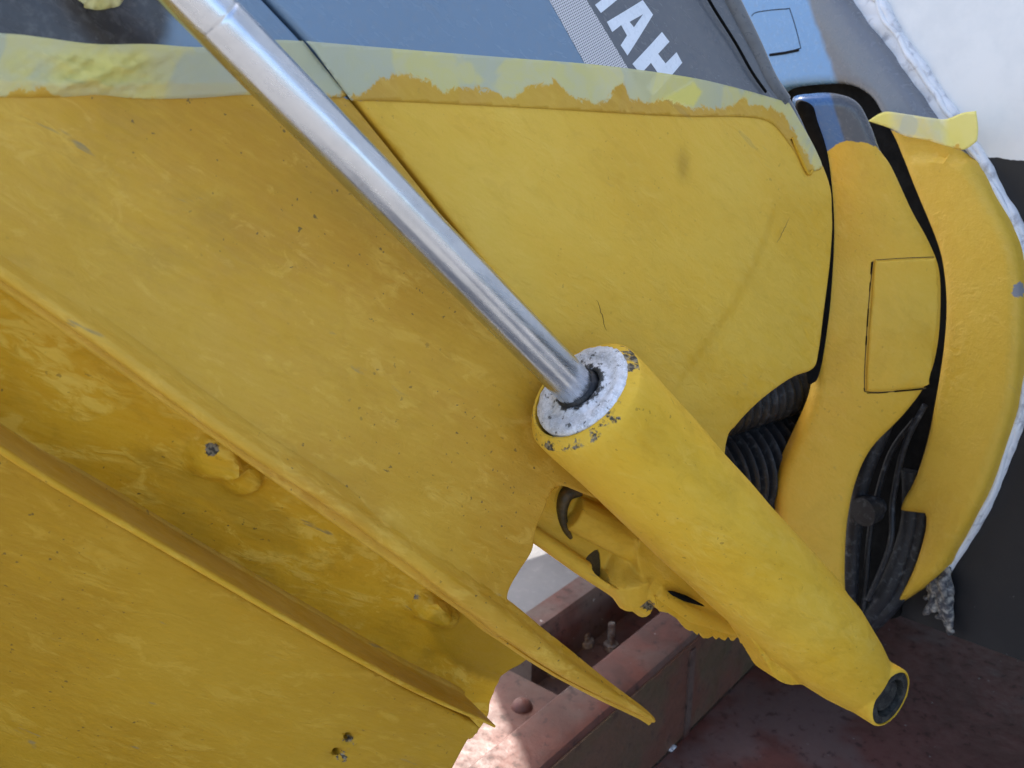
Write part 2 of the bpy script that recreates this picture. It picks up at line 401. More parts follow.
def mk_tape():
    t = NT('masking_tape'); dp = t.attr('dp')[1]
    cr = t.nd('TexNoise', {'Vector': dp, 'Scale': 900, 'Detail': 2}).outputs[0]; w = t.noise(dp, 60, 4, .6, .8); ad = t.noise(dp, 24, 3, .5, .3, (1, .7, 1), (4, 0, 2))
    c = t.mix(t.ss(w, .35, .65), (.80, .71, .25), (.76, .69, .33)); c = t.mix(t.ss(ad, .47, .52, 0, .6), c, (.55, .57, .43))
    yc, ro, nr, fine = yellow_nodes(t, .3, .2)
    p = t.mth('MULTIPLY_ADD', t.mth('SUBTRACT', t.noise(dp, 130, 6, .72, .8), .5), 30., t.attr('paint')[2]); p = t.ss(p, -2., 2.5)
    c = t.mix(t.mth('MULTIPLY', p, .93), c, yc)
    th = t.attr('thick')[2]; c = t.mix(t.mth('MULTIPLY', th, t.mth('SUBTRACT', 1., p)), c, (.70, .60, .14))
    al = t.mth('MULTIPLY_ADD', p, .3, t.mth('MULTIPLY_ADD', th, .25, .66), clamp=True)
    return t.fin(col=c, rough=.55, alpha=al, normal=t.bump(t.mth('MULTIPLY_ADD', cr, .3, w), .4, .0008), spec=.3)
M['tape'] = mk_tape()
def mk_half():
    t = NT('halftone_print'); dp = t.nd('Mapping', {0: t.attr('dp')[1], 2: (0, 0, rad(34)), 3: (620, 620, 0)}).outputs[0]
    s = t.nd('SeparateXYZ', {0: dp}).outputs
    a = t.mth('SINE', t.mth('MULTIPLY', s[0], 2*math.pi)); b = t.mth('SINE', t.mth('MULTIPLY', s[1], 2*math.pi))
    d = t.ss(t.mth('MAXIMUM', a, b), -.1, .5)
    return t.fin(col=t.mix(d, (.10, .10, .11), (.62, .60, .60)), rough=.3)
M['half'] = mk_half()
def mk_hull():
    t = NT('hull_paint'); dp = t.attr('dp')[1]; w = t.mth('MULTIPLY_ADD', t.mth('SUBTRACT', t.noise(dp, 55, 4, .6), .5), 6., t.attr('wl')[2])
    k = t.noise(dp, 14, 5, .6); wht = t.mix(t.ss(k, .4, .7), (.70, .70, .68), (.62, .63, .62))
    sp = t.ss(t.noise(dp, 75, 5, .7, 0, (.6, 1, 1), (3, 3, 3)), .68, .74)
    blk = t.mix(t.ss(k, .4, .65), (.008, .008, .009), (.013, .0125, .0125)); blk = t.mix(t.mth('MULTIPLY', sp, .5), blk, (.2, .2, .2))
    b = t.ss(w, -.5, .5); c = t.mix(b, wht, blk)
    return t.fin(col=c, rough=t.mth('MULTIPLY_ADD', b, .35, .3), normal=t.bump(k, .05, .002))
M['hull'] = mk_hull()
M['seal'] = plain('dirty_sealant', (.66, .67, .68), (.34, .34, .36), 60, (.45, .7), 0, .0006, .4, .5, .7)
M['sealgrey'] = plain('frayed_sealant', (.045, .045, .05), (.30, .28, .24), 130, (.5, .8), 0, .0012, .6, .42, .66)
def mk_steel(name, a, b, c3, rust):
    t = NT(name); dp = t.attr('dp')[1]; k = t.noise(dp, 11, 6, .65, .5); f = t.noise(dp, 60, 6, .65); g = t.noise(dp, 6, 4, .6, 0, None, (7, 1, 3))
    c = t.mix(t.ss(k, .38, .62), a, b); c = t.mix(t.ss(g, .48, .62, 0, .8), c, c3); c = t.mix(t.mth('MULTIPLY', t.ss(f, .56, .66), .7), c, rust)
    sp = t.ss(t.noise(dp, 120, 3, .6, 0, None, (1, 9, 4)), .72, .77); c = t.mix(sp, c, (.4, .38, .36))
    return t.fin(col=c, rough=t.ss(f, .3, .7, .4, .7), normal=t.bump(t.mth('MULTIPLY_ADD', f, .5, k), .4, .003), spec=.4)
M['redbeam'] = mk_steel('red_primer_beam', (.115, .040, .028), (.066, .027, .020), (.10, .068, .055), (.024, .012, .009))
M['beamside'] = mk_steel('beam_side_paint', (.085, .058, .032), (.11, .06, .038), (.12, .045, .030), (.05, .024, .016))
M['deck'] = mk_steel('stained_red_deck', (.15, .055, .044), (.10, .036, .028), (.15, .10, .09), (.04, .016, .013))
M['bolt'] = plain('galvanised_bolt', (.30, .28, .25), (.13, .08, .06), 110, (.4, .6), .5)
def mk_conc():
    t = NT('concrete_yard'); dp = t.attr('dp')[1]; k = t.noise(dp, 3.5, 7, .65); f = t.noise(dp, 60, 5, .7)
    c = t.mix(t.ss(k, .35, .65), (.19, .19, .186), (.13, .13, .132)); c = t.mix(t.ss(f, .5, .7, 0, .5), c, (.24, .235, .225))
    return t.fin(col=c, rough=.85, normal=t.bump(f, .4, .004))
M['concrete'] = mk_conc()

# ------------------------------------------------------------------ ground
S = 60
gv = [(x, y, 0) for x in np.linspace(-S, S, 13) for y in np.linspace(-S, S, 13)]
gf = [[i*13+j, (i+1)*13+j, (i+1)*13+j+1, i*13+j+1] for i in range(12) for j in range(12)]
tag(mk('ground', gv, gf, M['concrete'], smooth=False), 'grey concrete yard surface under the boat', None, None, 'structure')

# ------------------------------------------------------------------ boat hull (transom with V bottom, running forward)
hull = thing('boat_hull', 'white boat hull with black painted bottom behind the yellow drive', 'boat', TR.P0 + TR.N*0 - Z*.3)
u_c, _ = TR.uv(700, 400); kz = TR.uv(893, 612)[1]; eu, ev = TR.uv(1040, 666)
d1 = TR.uv(893, 612); slope = (ev-d1[1])/(eu-d1[0])
def hull_w(u, v, fwd): return TR.P0 + TR.U*u + TR.V*v + F*fwd
cu = (DR.P0 - N*.16 - TR.P0) @ TR.U                   # boat's centreline
sgn = np.sign(d1[0]-cu); half = 1.15
ubot = cu + sgn*half; vb_c = d1[1] + slope*(cu-d1[0])*.0 - .02
vb_e = d1[1] + slope*(ubot-d1[0])
prof = [(cu - sgn*half, vb_e), (cu, vb_c), (d1[0], d1[1]), (ubot, vb_e), (ubot, 1.0), (cu - sgn*half, 1.0)]
gridv = []; 
HV = []; 
for fw in np.linspace(0, 3.2, 9): HV += [hull_w(u, v + (.06*max(0, fw-.02) if i < 4 else 0), fw) for i, (u, v) in enumerate(prof)]
HF = []
for i in range(8):
    for j in range(6): HF.append([i*6+j, i*6+(j+1) % 6, (i+1)*6+(j+1) % 6, (i+1)*6+j])
HF.append([8*6+j for j in range(6)])
wl = TR.hit(1000, 158)[2]
HV = np.array(HV)
mk('hull_shell', HV, HF, M['hull'], hull, {'wl': (wl - HV[:, 2])*1000}, False)
# transom face as its own fine panel
pw = [hull_w(u, v, -.004) for u, v in prof]
def tgrid():
    us = np.linspace(min(p[0] for p in prof), max(p[0] for p in prof), 160); V = []; Fc = []
    lowu = np.array([p[0] for p in sorted(prof[:4])]); lowv = np.array([p[1] for p in sorted(prof[:4])])
    m = 90
    for u in us:
        lo = np.interp(u, lowu, lowv)
        for j in range(m): V.append(hull_w(u, lo + (1.0-lo)*j/(m-1), -.003))
    for i in range(len(us)-1):
        for j in range(m-1): Fc.append([i*m+j, (i+1)*m+j, (i+1)*m+j+1, i*m+j+1])
    return np.array(V), Fc
tv, tf = tgrid()
mk('transom', tv, tf, M['hull'], hull, {'wl': (wl - tv[:, 2])*1000}, True)

# sealant bead between the shield and the transom
def bead(name, pts, R, mat, parent, n=.004, jit=.2, k=10, seg=10):
    P = curve(pts, False, k); q = np.array([TR.hit(x, y, n) for x, y in P])
    Rr = np.interp(np.linspace(0, 1, len(q)), np.linspace(0, 1, len(R)), R)*(1 + jit*RNG.uniform(-1, 1, len(q)))
    q = q + .0012*np.stack([np.sin(np.arange(len(q))*.37), np.sin(np.arange(len(q))*.23+1), np.sin(np.arange(len(q))*.51+2)], 1)
    return tube(name, q, Rr, mat, parent, seg)
sr = [(765, -180, 'c'), (868, -25), (884, 2), (902, 32), (922, 62), (944, 94), (963, 122), (984, 156), (1003, 190), (1020, 222), (1034, 262), (1040, 310), (1036, 365), (1026, 408), (1011, 458), (992, 503), (972, 538), (948, 574, 'c')]
slf = [(925, 572, 'c'), (945, 546), (968, 500), (990, 446), (1004, 395), (1010, 345), (1010, 292), (1002, 250), (985, 210), (960, 168), (930, 125), (880, 57), (837, 0), (720, -180, 'c')]
sheet('sealant_strip', [(p[0] + random.uniform(-1, 1), p[1], *p[2:]) for p in sr] + slf, TR, M['seal'], hull, n=.010, thick=.009, r=.004, step=.006, nf=lambda px, py: .0012*np.sin(py*.09 + px*.05) + .0008*np.sin(py*.31))
bead('sealant_ridge', [(x-7, y+2) for x, y, *_ in sr], [.0030, .0026, .0034, .0022, .0030, .0036, .0030, .0034, .0026], M['seal'], hull, .010, .05, 12)
fr_ = []
for k in range(16):
    x0 = 941 + random.uniform(-9, 9); yb = random.uniform(590, 632); x1 = x0 + random.uniform(-8, 9)
    P = [TR.hit(x0, 568 + random.uniform(-4, 6), .012), TR.hit((x0+x1)/2 + random.uniform(-6, 6), (568+yb)/2, .016 + random.uniform(-.006, .010)), TR.hit(x1, yb, .014 + random.uniform(-.004, .006)), TR.hit(x1 + random.uniform(-8, 8), yb + random.uniform(-4, 5), .014)]
    Pc = curve3(P, 5); fr_.append(tube_data(Pc, np.linspace(.0042, .0022, len(Pc))*RNG.uniform(.6, 1.5, len(Pc)), 8))
fuse('frayed_sealant', fr_, M['sealgrey'], hull, .0013, 1)

# ------------------------------------------------------------------ transom shield (outer yellow casting)
shield = thing('transom_shield', 'curved yellow casting with grey top, bolted to the white transom', 'drive mount', TR.hit(920, 600))
inner = [(760, 96), (786, 88), (811, 85), (840, 84), (859, 89), (873, 99), (881, 112), (888, 126), (898, 145), (913, 184), (937, 243), (944, 275), (946, 310), (943, 350), (936, 395), (927, 440), (915, 478), (903, 500), (900, 511, 'c'), (926, 514, 'c'), (924, 535), (912, 572), (893, 607, 'c')]
outer = [(934, 578), (955, 546), (980, 500), (1000, 446), (1014, 395), (1020, 345), (1021, 292), (1014, 250), (998, 214), (972, 168), (952, 140), (931, 115), (890, 57), (847, 0), (735, -160, 'c'), (600, -160, 'c'), (730, 60)]
sh_paint = [(700, 100), (888, 130), (905, 134), (930, 138), (955, 147), (975, 158), (1030, 175)]
shield_chip = lambda px, py: np.where((px > 955) & (py > 150) & (py < 260), -1.5 - segdist(np.stack([px, py], 1), np.array([(966, 162), (990, 205), (1004, 230), (1018, 262)], float), False)*.6, np.where(np.hypot(px-1019, py-290) < 16, 8 - np.hypot(px-1019, py-290), -20.))
sh_o = sheet('shield_plate', inner + outer, TR, M['shield'], shield, n=.032, thick=.03, r=.010, step=.006,
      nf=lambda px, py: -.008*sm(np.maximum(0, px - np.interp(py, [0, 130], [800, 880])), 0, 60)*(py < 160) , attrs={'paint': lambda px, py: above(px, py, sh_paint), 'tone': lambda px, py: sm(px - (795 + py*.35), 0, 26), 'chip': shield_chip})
sheet('recess_shade_sheet', [(735, 80), (870, 84), (925, 190), (955, 300), (945, 420), (925, 530), (902, 596), (880, 618), (720, 570), (690, 420)], TR, M['recess'], shield, n=.008, thick=.006, r=0, step=.03)  # black sheet painting the deep shade behind the gap
# shallow moulded rectangle high on the shield
rc = [(752, 16, 'c'), (758, 12), (786, 9), (791, 12), (800, 44), (798, 49), (772, 55, 'c')]
P = curve(rc, False, 4); tube('moulded_edge', [TR.hit(x, y, .0316) for x, y in P], .0007, M['recess'], sh_o, 8)
P = np.array([(770, 55), (785, 53), (799, 50)]); tube('moulded_edge', [TR.hit(x, y, .0318) for x, y in P], .0016, M['recess'], sh_o, 8)

# ------------------------------------------------------------------ bellows and hoses in the gap
def bellows(name, A, B, r0, r1, pitch, label):
    L = np.linalg.norm(np.array(B)-A); prof = []; k = int(L/pitch*8)
    for i in range(k+1):
        t = i/k*L; prof.append((t, r0 + (r1-r0)*(.5+.5*math.cos(2*math.pi*t/pitch))**.7))
    o = lathe(name, A, B, prof, M['hose'], None, 40, 80); return tag(o, label, 'bellows', 'rubber bellows between drive and transom')
b0 = BR.hit(728, 470, -.05); bellows('rubber_bellows', b0 - F*.08, b0 + F*.13, .046, .060, .0125, 'black ribbed rubber bellows beside the yellow cylinder')
b1 = BR.hit(762, 396, -.05); bellows('rubber_bellows', b1 - F*.08, b1 + F*.12, .022, .029, .012, 'thin black ribbed rubber bellows just under the drive cover')
def hose(name, pts, R, label, mat='hose'):
    P = curve3([TR.hit(x, y, n) for x, y, n in pts], 10); o = tube(name, P, R, M[mat], None, 18); return tag(o, label, 'hose', 'black hoses in the gap')
hose('rubber_hose', [(900, 380, .03), (882, 430, .04), (862, 480, .05), (853, 540, .05), (850, 590, .05), (846, 640, .04)], .009, 'black hose with a pale edge along the bracket')
hose('rubber_hose', [(912, 470, .010), (912, 515, .012), (903, 552, .018), (884, 596, .03), (858, 632, .035)], .011, 'wide black hose along the stepped edge of the outer casting')
hose('rubber_hose', [(924, 505, .008), (918, 545, .012), (902, 588, .020), (882, 615, .03), (852, 642, .03)], .009, 'outermost grooved black hose at the casting tip')
for pts, lab in (([(925, 405, .03), (905, 445, .035), (893, 500, .03), (890, 545, .04), (868, 600, .05)], 'thin dark cable hanging in the middle of the gap'), ([(915, 420, .02), (890, 455, .025), (872, 520, .03), (866, 580, .04), (862, 625, .04)], 'thin dark cable beside the pale-edged hose')):
    P = curve3([TR.hit(x, y, n) for x, y, n in pts], 10); tag(tube('cable', P, .0032, M['hose'], None, 10), lab, 'cable', 'thin cables in the gap')
kn = BR.hit(880, 505, -.09); tag(lathe('hose_clamp', kn, kn - F, [(0, .004), (.002, .010), (.012, .011), (.014, .016), (.03, .016), (.031, 0.002)], M['hose'], None, 24), 'small dark round fitting between the hoses', 'fitting')

# ------------------------------------------------------------------ swivel bracket
brk = thing('swivel_bracket', 'yellow curved bracket arm between the cover and the outer casting', 'bracket', BR.hit(840, 600))
bo = [(797, 99), (815, 95), (842, 95), (860, 104), (872, 126), (881, 150), (893, 168), (913, 211), (930, 242), (940, 268), (942, 300), (939, 345), (928, 383), (905, 415), (872, 449), (857, 480), (849, 515), (846, 550), (846, 590), (850, 640, 'c'), (800, 640, 'c'), (782, 560), (777, 500), (782, 470), (795, 440), (811, 402), (815, 370), (815, 300), (815, 240), (815, 180), (810, 140), (800, 115)]
br_paint = [(790, 165), (828, 151), (836, 145), (846, 141), (866, 142), (878, 149), (885, 156)]
def bracket_nf(px, py):
    c = np.interp(py, [100, 150, 260, 380, 450, 520, 620], [838, 856, 884, 872, 826, 814, 814])
    return -.006*((px-c)/50)**2
arm = sheet('bracket_arm', bo, BR, M['bracket'], brk, n=0, thick=.024, r=.009, step=.005, nf=bracket_nf,
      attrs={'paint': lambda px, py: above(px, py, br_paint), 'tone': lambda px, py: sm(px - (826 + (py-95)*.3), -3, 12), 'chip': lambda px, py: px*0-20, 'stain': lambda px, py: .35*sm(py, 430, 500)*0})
sheet('raised_panel', [(875, 263), (882, 261), (930, 259), (936, 263), (939, 300), (935, 345), (930, 378), (924, 387), (874, 391), (867, 386), (869, 340), (872, 300)], BR, M['bracket'], arm, n=.0022, thick=.012, r=.002, step=.005, nf=lambda px, py: bracket_nf(px, py)+.0012, attrs={'paint': lambda px, py: px*0+20})
Pg = curve([(873, 261), (869, 300), (866, 345), (864.5, 386), (870, 392), (900, 391), (926, 388)], False, 6); tube('panel_gap', [BR.hit(x, y, q) for (x, y), q in zip(Pg, bracket_nf(Pg[:, 0], Pg[:, 1]))], .0005, M['crackb'], arm, 6)
Pg = curve([(875, 260), (905, 258), (934, 257)], False, 6); tube('panel_gap', [BR.hit(x, y, q-.0001) for (x, y), q in zip(Pg, bracket_nf(Pg[:, 0], Pg[:, 1]))], .0004, M['crackb'], arm, 6)
gl = [(866, 392), (868, 330), (874, 261), (905, 258), (932, 257)]
P = curve([(872, 262), (869, 300), (866, 345), (864, 388), (872, 393), (900, 391), (922, 389)], False, 5)
for i in range(0, len(P)-2, 3):
    if random.random() < .8:
        seg_ = P[i:i+random.choice((2, 3, 4))]; px, py = seg_[:, 0], seg_[:, 1]; nn = bracket_nf(px, py)
        tube('panel_gap', [BR.hit(x, y, q+.0002) for x, y, q in zip(px, py, nn)], random.uniform(.0004, .0008), M['recess'], arm, 6)
sheet('gap_shade_strip', [(797, 104), (812, 105), (818, 122), (827, 150), (832, 185), (834.5, 230), (832, 285), (828, 325), (821, 368), (814, 382), (806, 370), (808, 250), (806, 150)], BR, M['recess'], brk, n=.0025, thick=.012, r=.002, step=.005, nf=bracket_nf)  # black strip painted in for the shaded gap beside the cover

# ------------------------------------------------------------------ lower gimbal ring lug, seen under the cylinder
lug = thing('lower_lug', 'lumpy yellow cast lug with dark hole under the cylinder', 'bracket', DR.hit(620, 600, -.02))
def D(px, py, n): return DR.hit(px, py, n)
def ball(c, r, sx=1.): return lathe_data(c - N*r, c + N*r, [(r*(1-math.cos(a)), max(1e-4, r*math.sin(a))) for a in np.linspace(.05, math.pi-.05, 12)], 20)
def slab_data(pts, n0, n1, fr=DR, nref=None):
    """prism of an outline between two offsets of a frame (outline seen at n1)"""
    uv = np.array([fr.uv(x, y, n1 if nref is None else nref) for x, y in curve(pts, True, 4)]); m = len(uv)
    V = list(fr.w(uv, n0)) + list(fr.w(uv, n1)); Fc = [[i, (i+1) % m, m+(i+1) % m, m+i] for i in range(m)] + [list(range(m))[::-1], list(range(m, 2*m))]
    return V, Fc
ld = [slab_data([(536, 520), (560, 484), (600, 500), (690, 580), (640, 612), (610, 592), (560, 556), (533, 536)], -.055, -.035),
      tube_data([D(528, 530, -.03), D(580, 566, -.03), D(622, 592, -.03), D(645, 608, -.03)], [.006, .007, .008, .009], 12),
      tube_data([D(572, 512, -.032), D(600, 526, -.025), D(640, 548, -.022), D(690, 585, -.02)], [.014, .015, .014, .010], 14),
      tube_data([D(625, 556, -.035), D(628, 580, -.022), D(632, 600, -.025)], [.018, .021, .013], 14),
      slab_data([(640, 540), (720, 560), (760, 600), (772, 640), (740, 634), (690, 616), (655, 606)], -.03, -.006),
      tube_data([D(655, 590, -.01), D(690, 612, -.008), D(735, 630, -.006)], [.008, .009, .006], 10)]
P = curve([(578, 486), (566, 494), (561, 510), (564, 528), (572, 541)], False, 6); groove = tube_data([D(x, y, -.03) for x, y in P], np.linspace(.009, .0025, len(P)), 10)
P = curve([(664, 589), (680, 596), (707, 607)], False, 6); slit = tube_data([D(x, y, .002) for x, y in P], np.interp(np.linspace(0, 1, len(P)), [0, .25, .6, 1], [.0008, .0028, .0036, .0008]), 10)
holec = slab_data([(587, 566), (602, 552), (605, 575), (603, 580)], -.052, .02, DR, -.03)
fuse('lug_casting', ld, M['ylw_clean'], lug, .0015, 1, cuts=[groove, holec, slit], attrs={'chip': lambda px, py: 5-np.hypot((px-648)/1.5, py-606), 'stain': lambda px, py: .4*sm(14-np.hypot(px-632, py-575), 0, 8)})
groove_in = tube_data([D(x, y, -.034) for x, y in curve([(577, 488), (566, 495), (562, 510), (565, 527), (571, 538)], False, 6)], np.linspace(.0075, .0015, 25), 10); mk('dark_gap', *groove_in, M['gap_shade'], lug)  # dark fill darkens the groove like shade
P = curve([(668, 591), (682, 597), (704, 606)], False, 6); tube('slit', [D(x, y, -.0005) for x, y in P], np.interp(np.linspace(0, 1, len(P)), [0, .25, .6, 1], [.0004, .0020, .0026, .0004]), M['recess'], lug, 8)  # black fill painting the shade inside the slit
mk('dark_hole', *slab_data([(588, 566), (602, 553), (605, 574), (602, 579)], -.05, -.036, DR, -.03), M['gap_shade'], lug, None, False)
lathe('hole_shade_disc', D(597, 566, -.05), D(597, 566, .05), [(0, .002), (.0005, .013), (.004, .013), (.0045, .002)], M['recess'], lug, 16)  # black disc added to keep the hole's depth in shade
P = curve([(660, 608), (690, 628), (708, 636), (730, 637), (744, 641)], False, 8)
rag = [(x, y + random.uniform(-2, 4)) for x, y in P]
sheet('ragged_paint_skin', [(655, 596), (720, 618), (752, 628)] + rag[::-1], DR, M['ylw_clean'], lug, n=-.004, thick=.002, r=0, step=.006, k=1)
# ------------------------------------------------------------------ outdrive: housing, cover, plates, gearcase
drive = thing('outdrive_leg', 'yellow painted outdrive leg with grey top cover, raised beside the hull', 'outdrive', DR.hit(470, 720, -.05) - Z*.15)
seam = [(98, -180), (265, 0), (303, 41), (352, 100), (400, 160), (466, 243), (530, 320), (600, 405), (640, 450), (690, 500)]
off = lambda pts, d: [(x + d, y - d*.75) for x, y in pts]
aft_out = [(x - 1.2, y + 1.0) for x, y in seam] + [(680, 520, 'c'), (600, 500), (560, 487), (546, 508), (536, 530), (532, 551), (519, 573), (510, 592), (510, 608), (519, 624, 'c'), (500, 640, 'c'), (-300, 78, 'c'), (-300, -180, 'c')]
aft_out[0] = (*aft_out[0], 'c'); aft_out[9] = (*aft_out[9], 'c')
paint_l = [(-310, 80), (0, 80), (100, 84), (245, 82), (340, 96), (352, 100), (450, 101), (550, 106), (650, 112), (700, 113), (770, 116), (788, 126), (806, 145), (816, 160), (824, 168), (900, 180)]
def lean(px, py): return -np.interp(px, [-310, 60, 480, 700], [.004, .005, .012, .013])*np.clip((300 - py)/100, -2.0, 5)
SPX = [-300, 0, 60, 130, 200, 270, 340, 400, 460, 515, 560, 656]; SPY = [55, 262, 303, 352, 404, 452, 497, 540, 582, 619, 655, 721]
def splash_y(px): return np.interp(px, SPX, SPY)
def splash_n(px): return np.interp(px, [-300, 0, 300, 515], [.014, .016, .017, .020])
def aft_nf(px, py):
    u = .0012*np.sin(px*.013 + py*.009) + .0008*np.sin(px*.031 - py*.02)
    d_ = splash_y(px) - py                      # height above the splash plate: the side flares out into it
    return u + lean(px, py) + splash_n(px)*np.clip(1 - np.maximum(d_ - 16, 0)/120, 0, 1)**2
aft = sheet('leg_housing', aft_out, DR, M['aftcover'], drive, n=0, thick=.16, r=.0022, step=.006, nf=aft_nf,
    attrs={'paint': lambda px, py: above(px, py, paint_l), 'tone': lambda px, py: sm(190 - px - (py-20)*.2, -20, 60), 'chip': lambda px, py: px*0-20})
cov_out = [(x + .9, y - .9) for x, y in seam] + [(720, 520, 'c'), (725, 444), (735, 425), (760, 400), (790, 379), (812, 369), (818, 350), (823, 310), (829, 260), (831, 215), (827, 180), (806, 132), (790, 99), (765, 62), (742, 20), (655, -180, 'c')]
cov_out[0] = (*cov_out[0], 'c'); cov_out[9] = (*cov_out[9], 'c')
crease = np.array([(668, 380), (690, 352), (715, 326), (735, 305), (765, 262), (790, 215), (800, 190)], float)
def cov_nf(px, py):
    e = np.interp(py, [-50, 0, 60, 100, 130, 180, 215, 260, 310, 370, 440], [712, 738, 765, 790, 806, 827, 831, 829, 823, 812, 725])
    w = np.clip((px - (e - 190))/190, 0, 1); n_ = -.012*w**2.2
    n_ = n_ + lean(px, py)
    side = px - np.interp(py, crease[::-1, 1], crease[::-1, 0])
    n_ -= .0016*sm(side, -2, 5)*sm(py, 195, 225)*sm(395-py, 0, 20)
    n_ += .0009*np.exp(-(side/2.2)**2)*sm(py, 195, 225)*sm(395-py, 0, 20)
    n_ += .0007*np.sin(px*.02 + py*.013)
    fold = px - (505 + (py-110)*.55); n_ += .0011*np.exp(-(fold/24)**2)*sm(py, 100, 130)*sm(330-py, 0, 60)
    return n_
dk = lambda px, py: .55*sm(1-np.hypot((px-683)/9, (py-165)/22), 0, .6)
cov = sheet('front_cover', cov_out, DR, M['cover'], drive, n=0, thick=.15, r=.004, step=.006, nf=cov_nf,
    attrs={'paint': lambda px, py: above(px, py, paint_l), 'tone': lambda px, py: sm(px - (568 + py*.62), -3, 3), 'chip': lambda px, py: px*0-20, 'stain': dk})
def on_cover(px, py, up):
    px = np.asarray(px, float); py = np.asarray(py, float)
    return np.array([DR.hit(x, y, q + up) for x, y, q in zip(px, py, cov_nf(px, py))])
# edge roll and seam at the cover's upper end, moulded rib lower down
P = curve([(655, -175), (716, -45), (738, 0), (760, 44), (776, 78), (791, 100)], False, 8); tube('cover_rim', on_cover(P[:, 0]-8, P[:, 1]+1, -.0045), np.linspace(.0085, .0065, len(P)), M['rim'], cov, 16,
     attrs=None)
P = curve([(625, -175), (690, -40), (709, 0), (735, 42), (752, 72), (766, 92)], False, 8); tube('rim_seam', on_cover(P[:, 0], P[:, 1], .0002), .0011, M['recess'], cov, 6)
P = curve([(792, 138), (798, 152), (808, 173), (812, 171)], False, 5); tube('moulded_rib', on_cover(P[:, 0], P[:, 1], .0002), .0014, M['ylw_body'], cov, 8)
P = np.array([(794, 139), (800, 152), (809, 172)], float); tube('rib_crack', on_cover(P[:, 0]-2.5, P[:, 1], .0002), .0006, M['recess'], cov, 6)
M['crack'] = plain('dark_crack', (.18, .11, .02), (.28, .17, .02), 200, (.6, .8))
for pts in ([(597, 300), (602, 315), (606, 330)], [(777, 243), (783, 231), (789, 218)], [(676, 374), (684, 365), (693, 358)]):
    P = curve(pts, False, 6); P = P + RNG.uniform(-.6, .6, P.shape); tube('hairline_crack', on_cover(P[:, 0], P[:, 1], .0001), np.interp(np.linspace(0, 1, len(P)), [0, .5, 1], [.0001, .0003, .0001]), M['crack'], cov, 5)
# print on the cover: fine dotted stripe and white lettering running down towards the boat
def print_sheet(name, pts, mat, up, step=.006, par=cov, holes=()):
    o = sheet(name, [(*p, 'c') for p in pts], DR, mat, par, n=0, thick=[.0002], r=0, step=step, nf=lambda px, py: cov_nf(px, py) + up, back=False, edge=.004, holes=holes)
    return o
print_sheet('dotted_stripe', [(458, -160), (550, 0), (583, 60), (612, 108), (655, 112), (627, 65), (588, 0), (494, -160)], M['half'], .0003)
LA = lambda q: [(540 + x*.1953, y*.1953) for x, y in q]
print_sheet('letter', LA([(290, 25), (420, -70), (445, -30), (320, 66)]), M['letter'], .0003)
print_sheet('letter', LA([(350, 112), (545, 0), (597, 75), (455, 284), (420, 232), (455, 182), (425, 128), (377, 164)]), M['letter'], .0003, holes=[[(*p, 'c') for p in LA([(470, 112), (545, 72), (493, 140)])]])
print_sheet('letter', LA([(480, 328), (642, 164), (680, 214), (618, 276), (656, 326), (716, 268), (744, 322), (585, 494), (548, 442), (612, 372), (578, 322), (522, 380)]), M['letter'], .0003)
print_sheet('letter', LA([(632, 505), (790, 412), (832, 470), (790, 540), (650, 548)]), M['letter'], .0003)

